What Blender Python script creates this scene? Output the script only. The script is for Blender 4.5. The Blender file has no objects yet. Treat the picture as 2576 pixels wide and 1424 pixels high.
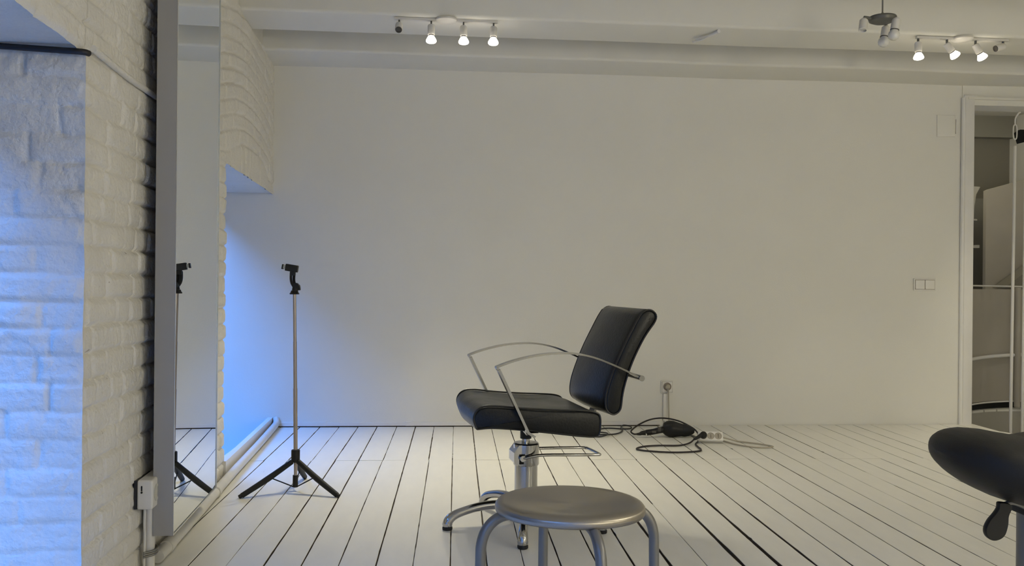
import bpy, math, random
import numpy as np
from mathutils import Vector, Matrix
random.seed(7); RNG = np.random.default_rng(11)
C = bpy.context.scene.collection
PI = math.pi
R = math.radians

# ------------------------------------------------------------------ materials
def mat(name, col, rough=.5, metal=0., spec=.5, bump=0., bscale=60., bdetail=4, var=0., vscale=5., aniso=0., emit=None, coat=0., spots=None, stretch=None):
    m = bpy.data.materials.new(name); m.use_nodes = True
    nt = m.node_tree; b = nt.nodes['Principled BSDF']
    b.inputs['Base Color'].default_value = (*col, 1)
    b.inputs['Roughness'].default_value = rough
    b.inputs['Metallic'].default_value = metal
    b.inputs['Specular IOR Level'].default_value = spec
    b.inputs['Coat Weight'].default_value = coat
    if aniso: b.inputs['Anisotropic'].default_value = aniso
    tc = nt.nodes.new('ShaderNodeTexCoord')
    src = tc.outputs['Object']
    if stretch:
        mp = nt.nodes.new('ShaderNodeMapping'); mp.inputs['Scale'].default_value = stretch
        nt.links.new(src, mp.inputs['Vector']); src = mp.outputs['Vector']
    if aniso:
        tg = nt.nodes.new('ShaderNodeTangent'); tg.direction_type = 'RADIAL'; tg.axis = 'Z'; nt.links.new(tg.outputs[0], b.inputs['Tangent'])
    colout = None
    if var:
        n = nt.nodes.new('ShaderNodeTexNoise'); n.inputs['Scale'].default_value = vscale; n.inputs['Detail'].default_value = 5
        nt.links.new(src, n.inputs['Vector'])
        rp = nt.nodes.new('ShaderNodeValToRGB')
        rp.color_ramp.elements[0].position = .3; rp.color_ramp.elements[1].position = .75
        rp.color_ramp.elements[0].color = (*[c*(1-var) for c in col], 1)
        rp.color_ramp.elements[1].color = (*[min(1, c*(1+var*.35)) for c in col], 1)
        nt.links.new(n.outputs['Fac'], rp.inputs['Fac']); colout = rp.outputs['Color']
        r2 = nt.nodes.new('ShaderNodeMapRange'); r2.inputs['To Min'].default_value = max(.02, rough-.08); r2.inputs['To Max'].default_value = min(1, rough+.1)
        nt.links.new(n.outputs['Fac'], r2.inputs['Value']); nt.links.new(r2.outputs['Result'], b.inputs['Roughness'])
    if spots:   # (colour, scale, threshold): chips and stains with a shape of their own
        n2 = nt.nodes.new('ShaderNodeTexNoise'); n2.inputs['Scale'].default_value = spots[1]; n2.inputs['Detail'].default_value = 3
        nt.links.new(src, n2.inputs['Vector'])
        r3 = nt.nodes.new('ShaderNodeValToRGB'); r3.color_ramp.elements[0].position = spots[2]; r3.color_ramp.elements[1].position = spots[2]+.03
        nt.links.new(n2.outputs['Fac'], r3.inputs['Fac'])
        mx = nt.nodes.new('ShaderNodeMix'); mx.data_type = 'RGBA'
        nt.links.new(r3.outputs['Color'], mx.inputs[0])
        if colout: nt.links.new(colout, mx.inputs[6])
        else: mx.inputs[6].default_value = (*col, 1)
        mx.inputs[7].default_value = (*spots[0], 1)
        colout = mx.outputs[2]
    if colout: nt.links.new(colout, b.inputs['Base Color'])
    if bump:
        n = nt.nodes.new('ShaderNodeTexNoise'); n.inputs['Scale'].default_value = bscale; n.inputs['Detail'].default_value = bdetail
        nt.links.new(src, n.inputs['Vector'])
        bp = nt.nodes.new('ShaderNodeBump'); bp.inputs['Strength'].default_value = bump; bp.inputs['Distance'].default_value = .01
        nt.links.new(n.outputs['Fac'], bp.inputs['Height']); nt.links.new(bp.outputs['Normal'], b.inputs['Normal'])
    if emit:
        b.inputs['Emission Color'].default_value = (*emit[0], 1); b.inputs['Emission Strength'].default_value = emit[1]
    return m

M = dict(
    wall=mat('white_plaster', (.77, .755, .70), .62, bump=.06, bscale=140, var=.025, vscale=2.2),
    brick=mat('white_painted_brick', (.765, .74, .68), .5, bump=.55, bscale=70, bdetail=7, var=.05, vscale=9, spots=((.30, .23, .17), 26, .735)),
    ceil=mat('ceiling_paint', (.76, .745, .685), .7, bump=.05, bscale=40, var=.03, vscale=3),
    floor=mat('white_floor_paint', (.78, .765, .71), .33, bump=.10, bscale=9, bdetail=8, var=.05, vscale=14, spots=((.42, .38, .32), 31, .765), stretch=(1.6, .45, 1)),
    gap=mat('dark_floor_gap', (.085, .066, .048), .9),
    trim=mat('white_gloss_trim', (.76, .745, .72), .4, bump=.05, bscale=50, var=.03, vscale=12),
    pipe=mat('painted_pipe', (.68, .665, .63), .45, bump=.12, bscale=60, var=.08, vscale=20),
    mframe=mat('grey_lacquered_frame', (.37, .36, .335), .38, metal=.3, bump=.02, bscale=200),
    mrim=mat('polished_rim', (.75, .75, .72), .25, metal=.9),
    mirror=mat('mirror_glass', (.86, .89, .885), .0, metal=1.),
    leather=mat('black_leather', (.006, .007, .008), .36, bump=.14, bscale=110, bdetail=6, spec=.33, var=.1, vscale=10),
    leather2=mat('matt_black_leather', (.010, .0098, .0095), .55, bump=.08, bscale=260, bdetail=3, spec=.4),
    piping=mat('black_piping', (.008, .008, .009), .35),
    chrome=mat('chrome', (.46, .455, .45), .12, metal=1., bump=.015, bscale=40, var=.06, vscale=30),
    chrome2=mat('flat_bar_chrome', (.30, .30, .30), .2, metal=1.),
    steel=mat('brushed_steel', (.37, .34, .295), .32, metal=1., aniso=.85, bump=.02, bscale=300),
    steelleg=mat('grey_steel_tube', (.21, .205, .195), .38, metal=.5),
    blackpl=mat('black_plastic', (.008, .008, .009), .45, spec=.35),
    blackmt=mat('matt_black_plastic', (.011, .012, .013), .6, spec=.35),
    rubber=mat('black_rubber', (.010, .010, .010), .7),
    redblk=mat('black_rubber_cord', (.014, .009, .011), .5),
    copper=mat('tripod_tube_metal', (.40, .35, .32), .3, metal=.9),
    clip=mat('grey_plastic_pad', (.36, .38, .38), .6),
    white=mat('white_plastic', (.70, .68, .63), .38),
    whitedirty=mat('aged_white_plastic', (.62, .60, .53), .45, var=.1, vscale=60),
    socketin=mat('socket_recess_plastic', (.42, .38, .31), .55),
    groove=mat('plate_groove_shade', (.30, .25, .21), .7),  # brown that paints the shadow line round inserts; also the socket rim
    whiter=mat('bright_white_plastic', (.80, .78, .73), .32),
    beigecord=mat('beige_cord', (.44, .40, .32), .55),
    cableblk=mat('black_cable', (.010, .010, .014), .45),
    lampwhite=mat('lamp_white_enamel', (.66, .64, .60), .4),
    lampgrey=mat('lamp_grey_metal', (.13, .13, .12), .5, metal=.3),
    glassoff=mat('frosted_bulb_glass', (.68, .67, .64), .22, spec=.6),
    ringblk=mat('dark_bulb_ring', (.06, .055, .05), .5),
    bulb=mat('lit_bulb', (1, .97, .9), .3, emit=((1, .90, .72), 9.)),
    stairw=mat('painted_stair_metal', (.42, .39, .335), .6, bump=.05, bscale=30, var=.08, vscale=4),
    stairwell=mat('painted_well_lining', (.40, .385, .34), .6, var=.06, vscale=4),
    darkwall=mat('dimmed_wall', (.24, .225, .185), .8, var=.05, vscale=3),  # dark tone stands in for the dim light behind the opening
    darkwall2=mat('dimmed_wall_upper', (.30, .29, .25), .8),  # also darkened for dim light, upper part a step lighter
    gapshade_black=mat('gap_shade_black', (.006, .007, .007), .9),  # paints the shade in the balustrade gap; also black for bracket, slots and clips
    facade=mat('blackened_outside', (.012, .012, .012), .95, spec=.0, var=.1, vscale=2),  # near black so the unseen wall and ground outside bounce almost no light
    winframe=mat('window_frame_paint', (.7, .7, .7), .45),
    blueled=mat('blue_switch', (.02, .03, .08), .4),
)
def glassmat():
    m = bpy.data.materials.new('window_glass'); m.use_nodes = True; nt = m.node_tree; nt.nodes.clear()
    o = nt.nodes.new('ShaderNodeOutputMaterial'); t = nt.nodes.new('ShaderNodeBsdfTransparent'); g = nt.nodes.new('ShaderNodeBsdfGlossy')
    g.inputs['Roughness'].default_value = .02; t.inputs['Color'].default_value = (.96, .98, .98, 1)
    mx = nt.nodes.new('ShaderNodeMixShader')
    mx.inputs[0].default_value = .05; nt.links.new(t.outputs[0], mx.inputs[1]); nt.links.new(g.outputs[0], mx.inputs[2]); nt.links.new(mx.outputs[0], o.inputs[0])
    return m
M['pane'] = glassmat()

# ------------------------------------------------------------------ mesh helpers
class MB:
    def __init__(s): s.v = []; s.f = []; s.mi = []
    def add(s, vs, fs, mi=0):
        o = len(s.v); s.v += [tuple(v) for v in vs]; s.f += [tuple(i+o for i in f) for f in fs]; s.mi += [mi]*len(fs); return s
    def box(s, x0, x1, y0, y1, z0, z1, mi=0, bev=0.):
        if bev <= 0:
            vs = [(x, y, z) for z in (z0, z1) for y in (y0, y1) for x in (x0, x1)]
            return s.add(vs, [(0, 2, 3, 1), (4, 5, 7, 6), (0, 1, 5, 4), (2, 6, 7, 3), (0, 4, 6, 2), (1, 3, 7, 5)], mi)
        # rounded-edge box: loft of inset rounded rectangles along z
        secs = []
        for t in (0, .3, .7, 1): secs.append((z0+bev*(1-math.cos(t*PI/2)), bev*(1-math.sin(t*PI/2))))
        for t in (1, .7, .3, 0): secs.append((z1-bev*(1-math.cos(t*PI/2)), bev*(1-math.sin(t*PI/2))))
        rings = []
        for z, ins in secs:
            r = max(bev-ins, 1e-5); ring = []
            for (cx, cy, a0) in ((x1-bev, y1-bev, 0), (x0+bev, y1-bev, 90), (x0+bev, y0+bev, 180), (x1-bev, y0+bev, 270)):
                for q in range(4):
                    a = R(a0+q*30); ring.append((cx+r*math.cos(a), cy+r*math.sin(a), z))
            rings.append(ring)
        return s.rings(rings, True, mi)
    def rings(s, rings, caps=True, mi=0, closed=False):
        n = len(rings[0]); o = len(s.v)
        for r in rings: s.v += [tuple(p) for p in r]
        m = len(rings)
        for i in range(m if closed else m-1):
            for j in range(n):
                a = o+i*n+j; b = o+i*n+(j+1) % n; i2 = (i+1) % m; c = o+i2*n+(j+1) % n; d = o+i2*n+j
                s.f.append((a, b, c, d)); s.mi.append(mi)
        if caps and not closed:
            s.f.append(tuple(o+j for j in range(n))[::-1]); s.f.append(tuple(o+(m-1)*n+j for j in range(n))); s.mi += [mi]*2
        return s
    def lathe(s, prof, n=32, c=(0, 0, 0), axis=(0, 0, 1), mi=0, caps=True):
        """prof: (radius, height) along axis from c"""
        ax = Vector(axis).normalized(); q = ax.to_track_quat('Z', 'Y'); c = Vector(c)
        rings = []
        for r, h in prof:
            rings.append([c+q @ Vector((r*math.cos(2*PI*j/n), r*math.sin(2*PI*j/n), h)) for j in range(n)])
        return s.rings(rings, caps, mi)
    def cyl(s, a, b, r, n=20, mi=0, r2=None):
        a = Vector(a); b = Vector(b)
        return s.lathe([(r, 0), (r if r2 is None else r2, (b-a).length)], n, a, b-a, mi)
    def tube(s, pts, r, n=12, mi=0, sub=6, closed=False, smooth=True, sx=1., up=None):
        """swept round (or flattened, sx) section; r a number or a list per control point"""
        P = [Vector(p) for p in pts]; m = len(P); rr = list(r) if hasattr(r, '__len__') else [r]*m
        if smooth and m > 2:
            Q = []; q2 = []
            rng = range(m) if closed else range(m-1)
            for i in rng:
                if closed: p0, p1, p2, p3 = P[(i-1) % m], P[i], P[(i+1) % m], P[(i+2) % m]; ra, rb = rr[i], rr[(i+1) % m]
                else: p1, p2 = P[i], P[i+1]; p0 = P[i-1] if i else 2*p1-p2; p3 = P[i+2] if i+2 < m else 2*p2-p1; ra, rb = rr[i], rr[i+1]
                for k in range(sub):
                    t = k/sub
                    Q.append(.5*((2*p1)+(p2-p0)*t+(2*p0-5*p1+4*p2-p3)*t*t+(3*p1-p0-3*p2+p3)*t**3)); q2.append(ra+(rb-ra)*t)
            if not closed: Q.append(P[-1]); q2.append(rr[-1])
            P, rr = Q, q2
        m = len(P); T = []
        for i in range(m):
            a = P[(i-1) % m] if (closed or i) else P[i]; b = P[(i+1) % m] if (closed or i < m-1) else P[i]
            T.append((b-a).normalized())
        if up is not None: N = (Vector(up)-T[0]*Vector(up).dot(T[0])).normalized()
        else:
            N = T[0].orthogonal().normalized()
        rings = []
        for i in range(m):
            if up is not None: N = (Vector(up)-T[i]*Vector(up).dot(T[i])).normalized()
            else: N = (N-T[i]*N.dot(T[i])).normalized()
            B = T[i].cross(N)
            rings.append([P[i]+N*(rr[i]*math.cos(2*PI*j/n))+B*(rr[i]*sx*math.sin(2*PI*j/n)) for j in range(n)])
        return s.rings(rings, not closed, mi, closed)
    def bar(s, pts, w, t, side, mi=0):
        """flat bar with rectangular section: w along 'side', t across"""
        P = [Vector(p) for p in pts]; S = Vector(side).normalized(); rings = []
        for i in range(len(P)):
            if i == 0: T = (P[1]-P[0]).normalized(); k = 1
            elif i == len(P)-1: T = (P[-1]-P[-2]).normalized(); k = 1
            else:
                t1 = (P[i]-P[i-1]).normalized(); t2 = (P[i+1]-P[i]).normalized(); T = (t1+t2).normalized(); k = 1/max(.35, T.dot(t1))
            N = T.cross(S).normalized()*k
            b = .12
            q = []
            for (u, v) in ((-.5, -.5+b*w/t*0+.0), (.5, -.5), (.5, .5), (-.5, .5)):
                q.append(P[i]+S*(u*w)+N*(v*t))
            rings.append(q)
        return s.rings(rings, True, mi)
    def prism(s, poly, y0, y1, mi=0):
        """poly in (x,z), extruded along y"""
        n = len(poly)
        return s.rings([[(x, y0, z) for x, z in poly], [(x, y1, z) for x, z in poly]], True, mi)
    def build(s, name, mats, parent=None, world=True, auto=35., loc=None, smooth=True):
        me = bpy.data.meshes.new(name)
        off = Vector((0, 0, 0))
        if world and parent is not None:
            inv = world_m(parent).inverted(); vs = [tuple(inv @ Vector(v)) for v in s.v]
        elif loc is not None:
            vs = [tuple(Vector(v)-Vector(loc)) for v in s.v]
        else: vs = s.v
        me.from_pydata(vs, [], s.f)
        ms = mats if isinstance(mats, (list, tuple)) else [mats]
        for m in ms: me.materials.append(m)
        if len(ms) > 1: me.polygons.foreach_set('material_index', s.mi)
        finish(me, auto, smooth)
        o = bpy.data.objects.new(name, me); C.objects.link(o)
        if parent is not None: o.parent = parent
        elif loc is not None: o.location = loc
        return o

def world_m(o):
    m = o.matrix_basis.copy()
    return world_m(o.parent) @ m if o.parent else m

def finish(me, auto=35., smooth=True):
    import bmesh
    bm = bmesh.new(); bm.from_mesh(me)
    bmesh.ops.recalc_face_normals(bm, faces=bm.faces)
    if smooth:
        ca = R(auto)
        for f in bm.faces: f.smooth = True
        for e in bm.edges:
            if len(e.link_faces) == 2: e.smooth = e.calc_face_angle(0) < ca
    bm.to_mesh(me); bm.free(); me.update()

def empty(name, loc, rz=0.):
    o = bpy.data.objects.new(name, None); C.objects.link(o); o.location = loc; o.rotation_euler = (0, 0, rz); o.empty_display_size = .1
    return o
def tag(o, label, cat, group=None):
    o['label'] = label; o['category'] = cat
    if group: o['group'] = group
    return o
def thing(name, label, cat, loc, rz=0., group=None): return tag(empty(name, loc, rz), label, cat, group)
def struct(mb, name, m, **k):
    o = mb.build(name, m, **k); o['kind'] = 'structure'; return o

def smoothstep(x): x = np.clip(x, 0, 1); return x*x*(3-2*x)
_lat = np.random.default_rng(3).random((257, 257))
def vnoise(x, y, sc, seed=0):
    x = np.asarray(x, float)/sc+seed*17.31+1000; y = np.asarray(y, float)/sc+seed*9.77+1000
    xi = np.floor(x).astype(int); yi = np.floor(y).astype(int); fx = x-xi; fy = y-yi
    fx = fx*fx*(3-2*fx); fy = fy*fy*(3-2*fy)
    g = lambda a, b: _lat[a % 256, b % 256]
    return (g(xi, yi)*(1-fx)+g(xi+1, yi)*fx)*(1-fy)+(g(xi, yi+1)*(1-fx)+g(xi+1, yi+1)*fx)*fy-.5
def fbm(x, y, sc, seed=0, o=4):
    return sum(vnoise(x, y, sc/2**i, seed+i)*.55**i for i in range(o))

def grid_mesh(name, P, keep, m, smooth=True):
    """P (nu,nv,3) array of points, keep (nu-1,nv-1) mask"""
    nu, nv, _ = P.shape
    me = bpy.data.meshes.new(name)
    idx = np.arange(nu*nv).reshape(nu, nv)
    a = idx[:-1, :-1]; b = idx[1:, :-1]; c = idx[1:, 1:]; d = idx[:-1, 1:]
    F = np.stack([a, b, c, d], -1)[keep]
    used = np.zeros(nu*nv, bool); used[F.ravel()] = True
    remap = np.cumsum(used)-1
    V = P.reshape(-1, 3)[used]; F = remap[F]
    me.vertices.add(len(V)); me.vertices.foreach_set('co', V.astype(np.float32).ravel())
    me.loops.add(F.size); me.loops.foreach_set('vertex_index', F.astype(np.int32).ravel())
    me.polygons.add(len(F)); me.polygons.foreach_set('loop_start', (np.arange(len(F))*4).astype(np.int32))
    me.polygons.foreach_set('loop_total', np.full(len(F), 4, np.int32))
    me.polygons.foreach_set('use_smooth', np.ones(len(F), bool))
    me.materials.append(m); me.update(calc_edges=True); me.validate()
    o = bpy.data.objects.new(name, me); C.objects.link(o)
    return o

# ------------------------------------------------------------------ the room
W0 = np.array([-.976, 2.871]); D2 = np.array([-.0603, .9982]); WN = np.array([.9982, .0603])   # left wall: start, direction, normal into the room
def wl(s, t=0.): p = W0+D2*s+WN*t; return (p[0], p[1])
CZ = 2.225                       # underside of the beams
YB = lambda x: 5.488+.0175*x     # back wall line
S_N0, S_N1 = -2.05, -.60         # near window niche along the wall
S_F0, S_F1 = 1.195, 2.66         # far window niche, ends on the back wall
Z_L = 1.476; Z_LF = 1.434; T_WALL = .46

def rowpat(rows, u, seed, lens=(.115, .24), base=.0):
    """distance to the nearest vertical joint for a coursed wall, and a per-brick offset"""
    dv = np.full(u.shape, 1.); off = np.zeros(u.shape)
    for r in np.unique(rows):
        g = np.random.default_rng(int(r)+1000+seed)
        e = [-3.0+g.random()*.2]
        while e[-1] < 4: e.append(e[-1]+(lens[1] if g.random() < .5 else lens[0])*(.92+.16*g.random()))
        e = np.array(e); mk = rows == r; uu = u[mk]
        i = np.searchsorted(e, uu); a = uu-e[i-1]; b = e[np.minimum(i, len(e)-1)]-uu
        w = g.random(len(e)+1)
        dv[mk] = np.minimum(a, b)*(1+0*a); off[mk] = (w[i]-.5)*.007
    return dv, off
def brickh(u, v, seed, rough=1., joint=.008, lens=(.115, .24)):
    CH = .0705
    vv = v+.006*vnoise(u, v, .5, seed+5)*2+.003*vnoise(u, v, .09, seed+6)*2
    rows = np.floor(vv/CH).astype(int); fr = vv/CH-rows; dh = np.minimum(fr, 1-fr)*CH
    uw = u+.010*vnoise(u, v, .07, seed+8)
    dv, off = rowpat(rows, uw, seed, lens)
    js = np.clip(.75+1.1*vnoise(u, v, .33, seed+2), .2, 1.2); js2 = np.clip(.70+1.2*vnoise(u, v, .22, seed+3), .08, 1.15)
    h = off*np.minimum(1, np.minimum(dh, dv)/.014)
    h = h-joint*js*np.exp(-(dh/.0058)**2)-joint*js2*np.exp(-(dv/.0052)**2)-.0012*np.exp(-(np.minimum(dh, dv)/.012)**2)
    h += rough*(.0035*fbm(u, v, .10, seed+20, 3)+.0016*fbm(u, v, .018, seed+30, 3))
    return h
def corner_e(z): return .010*fbm(z, z*0, .11, 41, 4)-.0065*np.exp(-((z/.0705-np.floor(z/.0705)-.5)*2)**2*0)*0
# wall face
ds = .0062
S = np.arange(-.60, S_F1+ds, ds); Z = np.arange(0, CZ+.012, .0062)
SS, ZZ = np.meshgrid(S, Z, indexing='ij')
arch = .115*np.clip(1-((SS-1.9)/.86)**2, 0, 1)*smoothstep((ZZ-1.43)/.16)
H = brickh(SS, ZZ-arch, 1, rough=1.4, joint=.013)
rowfrac = (ZZ+.003)/.0705; rowfrac = rowfrac-np.floor(rowfrac)
# niche edges: brick ends stick out and recess course by course
rowid = np.floor((ZZ+.003)/.0705).astype(int)
jit = np.random.default_rng(77).random(60)
edge = (jit[np.clip(rowid, 0, 59)]-.5)*.020*smoothstep(np.minimum(rowfrac, 1-rowfrac)/.12)-.009*np.exp(-(np.minimum(rowfrac, 1-rowfrac)/.13)**2)
edge = edge+.004*vnoise(ZZ, ZZ*0, .03, 12)
f_far = np.where(ZZ < Z_LF, smoothstep(1-np.abs(SS-S_F0)/.10), 0)
SSw = SS+edge*f_far
H = H-.009*np.where((ZZ < Z_LF) & (SS < S_F0+.01), smoothstep(1-np.abs(SS-S_F0)/.03), 0)
# near niche corner
e_c = corner_e(ZZ[0]*1.0)[None, :]
f_near = np.where(ZZ < Z_L, smoothstep(1-(SS-S_N1)/.05), 0)
SSw = SSw+e_c*f_near
H = H*np.where(ZZ < Z_L, smoothstep((SS-S_N1)/.018), 1)
P = np.zeros(SS.shape+(3,))
P[..., 0] = W0[0]+D2[0]*SSw+WN[0]*H; P[..., 1] = W0[1]+D2[1]*SSw+WN[1]*H; P[..., 2] = ZZ
sc = (S[:-1]+S[1:])/2; zc = (Z[:-1]+Z[1:])/2
SC, ZC = np.meshgrid(sc, zc, indexing='ij')
keep = ~((SC > S_F0) & (ZC < Z_LF))
o = grid_mesh('wall_left', P, keep, M['brick']); o['kind'] = 'structure'
# wall above and beyond the near niche
S2 = np.arange(-2.6, -.60+.02, .0125); S2[-1] = -.60
Z2 = np.concatenate([Z])
SS2, ZZ2 = np.meshgrid(S2, Z2, indexing='ij')
H2 = brickh(SS2, ZZ2, 1, rough=1.25)+.006*fbm(SS2, ZZ2, .03, 55, 4)*smoothstep(1-np.abs(ZZ2-1.60)/.16)
P2 = np.zeros(SS2.shape+(3,)); P2[..., 0] = W0[0]+D2[0]*SS2+WN[0]*H2; P2[..., 1] = W0[1]+D2[1]*SS2+WN[1]*H2; P2[..., 2] = ZZ2
sc2 = (S2[:-1]+S2[1:])/2; SC2, ZC2 = np.meshgrid(sc2, zc, indexing='ij')
keep2 = ~((SC2 > S_N0) & (ZC2 < Z_L))
o2 = grid_mesh('wall_left_beyond', P2, keep2, M['brick']); o2['kind'] = 'structure'
# reveal (far side of the near niche), brick too
Tt = np.arange(0, T_WALL+ds, ds); TT, ZJ = np.meshgrid(Tt, Z[Z <= Z_L+.004], indexing='ij')
HJ = brickh(TT+5*0, ZJ, 9, rough=1.5, joint=.008, lens=(.20, .30))
HJ += .007*fbm(TT, ZJ, .05, 90, 5)*smoothstep(1-np.abs(ZJ-.78)/.22)
HJ *= smoothstep(TT/.018)
EJ = corner_e(ZJ)
PJ = np.zeros(TT.shape+(3,))
PJ[..., 0] = W0[0]+D2[0]*(S_N1+EJ-HJ)-WN[0]*TT; PJ[..., 1] = W0[1]+D2[1]*(S_N1+EJ-HJ)-WN[1]*TT; PJ[..., 2] = ZJ
oj = grid_mesh('wall_left_reveal', PJ, np.ones((len(Tt)-1, PJ.shape[1]-1), bool), M['brick']); oj['kind'] = 'structure'

def quadbox(mb, s0, s1, t0, t1, z0, z1, mi=0):
    a = wl(s0, t0); b = wl(s1, t0); c = wl(s1, t1); d = wl(s0, t1)
    vs = [(*p, z) for z in (z0, z1) for p in (a, b, c, d)]
    mb.add(vs, [(0, 3, 2, 1), (4, 5, 6, 7), (0, 1, 5, 4), (1, 2, 6, 5), (2, 3, 7, 6), (3, 0, 4, 7)], mi)
# wall core between and around the niches (outer side, soffits, sills)
mb = MB()
quadbox(mb, S_N1+.02, S_F0-.030, -T_WALL, -.025, -.02, 2.4)
quadbox(mb, -2.6, S_N0, -T_WALL, -.025, -.02, 2.4)
quadbox(mb, S_N0-.01, S_N1+.03, -T_WALL, -.012, Z_L+.008, 2.4)
quadbox(mb, S_F0-.05, S_F1+.2, -T_WALL, -.012, Z_LF+.006, 2.4)
quadbox(mb, S_N0-.01, S_N1+.03, -T_WALL, -.012, -.02, .10)
quadbox(mb, S_F0-.05, S_F1+.2, -T_WALL, -.012, -.45, -.28)
quadbox(mb, S_F0-.05, S_F1+.2, -.06, -.022, -.45, -.002)
quadbox(mb, S_F0-.10, S_F0-.030, -T_WALL, -.025, -.45, .0)
struct(mb, 'wall_left_core', M['brick'])
# edge strips closing the niche edges to the brick face
mb = MB()
for k in range(30):
    z0 = k*Z_LF/30; z1 = (k+1)*Z_LF/30
# near side reveal of the far niche, following the scalloped brick ends
i_e = int(np.argmin(np.abs(S-S_F0)))
i_e = max(np.nonzero(keep[:, 5])[0])+1
rim = P[i_e, Z < Z_LF+.004]
TR = np.linspace(0, .12, 6)
PR = np.stack([np.stack([rim[:, 0]-WN[0]*t, rim[:, 1]-WN[1]*t, rim[:, 2]], -1) for t in TR])
orv = grid_mesh('wall_left_brick_ends', PR, np.ones((5, PR.shape[1]-1), bool), M['brick']); orv['kind'] = 'structure'
# floor planks ------------------------------------------------
PW = .1176; PX0 = -.0134
HC = (4.13, 5.47); HR = .76         # stairwell opening
mb = MB()
spikes = [(.0, 0, 0)]
def fl_gap(k, y):
    a = .0020+.0006*math.sin(k*2.3)
    if 5 <= k <= 11 and y < 3.95:
        w = {5: .0018, 6: .0038, 7: .0056, 8: .0052, 9: .0046, 10: .0038, 11: .0018}[k]
        a += w*min(1, (3.95-y)/.6)*(.75+.9*float(vnoise(y, k*3.1, .22, 61)))
    if k == 0 and y > 4.5: a = .0008
    if k == -1 and 4.5 < y < 5.1: a += .0012
    if k == -4: a += .0007
    n = float(vnoise(y, k*7.7, .8, 71))
    if n > .40: a = .0009
    a += .0006*float(vnoise(y, k*5.5, .05, 81))*2
    return max(a, .0008 if k < 12 else .0015)
knots = [(5, 3.12, .010), (8, 4.44, .006), (13, 4.72, .012), (17, 4.62, .010), (3, 4.42, .007), (0, 4.6, .006), (9, 3.05, .006), (12, 3.0, .007), (-4, 4.1, .004), (-7, 3.2, .004), (4, 3.9, .004)]
def edge_x(k, y, side):
    x = PX0+k*PW+.0022*float(vnoise(y, k*4.4, .9, 91))+.0012*float(vnoise(y, k*4.4+50*side, .12, 95))
    if y > 4.44: x += .0022*math.sin(k*1.7)
    g = fl_gap(k, y)
    for (kk, ky, ks) in knots:
        if kk == k and abs(y-ky) < ks*1.6: g += ks*.5*(1-abs(y-ky)/(ks*1.6))*(1 if side > 0 else .3)
    return x+side*g
YJ = 4.44
for k in range(-19, 45):
    xm = PX0+(k+.5)*PW
    for (ya, yb) in ((-2.3, YJ), (YJ+.0016, None)):
        if yb is None: yb = YB(xm)-(.019 if xm < 1.3 else .006) if xm < 3.30 else 8.0
        segs = [(ya, yb)]
        if abs(xm-HC[0]) < HR:
            hh = math.sqrt(HR**2-(xm-HC[0])**2)
            segs = []
            if HC[1]-hh > ya: segs.append((ya, min(yb, HC[1]-hh)))
            if yb > HC[1]+hh: segs.append((max(ya, HC[1]+hh), yb))
        for (a, b) in segs:
            a = max(a, 2.871-(xm+.976+.06)/.0604)
            if b-a < .01: continue
            if xm < -1.62: continue
            ys = [a]
            y = a
            while y < b-.001:
                st = .02 if 2.3 < y < 5.6 else .25
                y = min(y+st, b); ys.append(y)
            def cx(x, yy):
                return x
            # ends follow the round opening
            rings = []
            dz = .0006*math.sin(k*5.1+(3 if a > 4 else 0))
            for i, yy in enumerate(ys):
                xl = edge_x(k, yy, 1); xr = edge_x(k+1, yy, -1)
                yl = yr = yy
                if abs(xm-HC[0]) < HR+.06 and i in (0, len(ys)-1) and ((i == len(ys)-1 and b < HC[1]) or (i == 0 and a > HC[1])):
                    sg = -1 if i else 1
                    fL = math.sqrt(max(0, HR**2-(xl-HC[0])**2)); fR = math.sqrt(max(0, HR**2-(xr-HC[0])**2))
                    yl = HC[1]+sg*fL; yr = HC[1]+sg*fR
                rings.append([(xl, yl, -.016), (xl, yl, dz-.0012), (xl+.0012, yl, dz), (xr-.0012, yr, dz), (xr, yr, dz-.0012), (xr, yr, -.016)])
            n0 = len(mb.mi); mb.rings(rings, True, 0)
            for q in range(n0, len(mb.mi)-2):
                if (q-n0) % 6 in (0, 4, 5): mb.mi[q] = 1
mb.rings([[(*wl(-5.3, -.05), z), (3.36, -2.4, z), (3.36, 5.6, z), (*wl(2.73, -.02), z), (*wl(-.6, -.05), z)] for z in (-.06, -.012)], True, 1)
mb.box(3.36, 5.4, -2.4, 4.70, -.06, -.012, 1)
struct(mb, 'floor', [M['floor'], M['gap']], smooth=False)

# back wall, with the opening to the stairwell on its right
mb = MB()
def wallseg(x0, x1, z0, z1, th=.12):
    vs = [(x, y, z) for z in (z0, z1) for (x, y) in ((x0, YB(x0)), (x1, YB(x1)), (x1, YB(x1)+th), (x0, YB(x0)+th))]
    mb.add(vs, [(0, 3, 2, 1), (4, 5, 6, 7), (0, 1, 5, 4), (1, 2, 6, 5), (2, 3, 7, 6), (3, 0, 4, 7)])
wallseg(-1.72, 3.30, -.45, 2.5)
struct(mb, 'wall_back', M['wall'])
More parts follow.
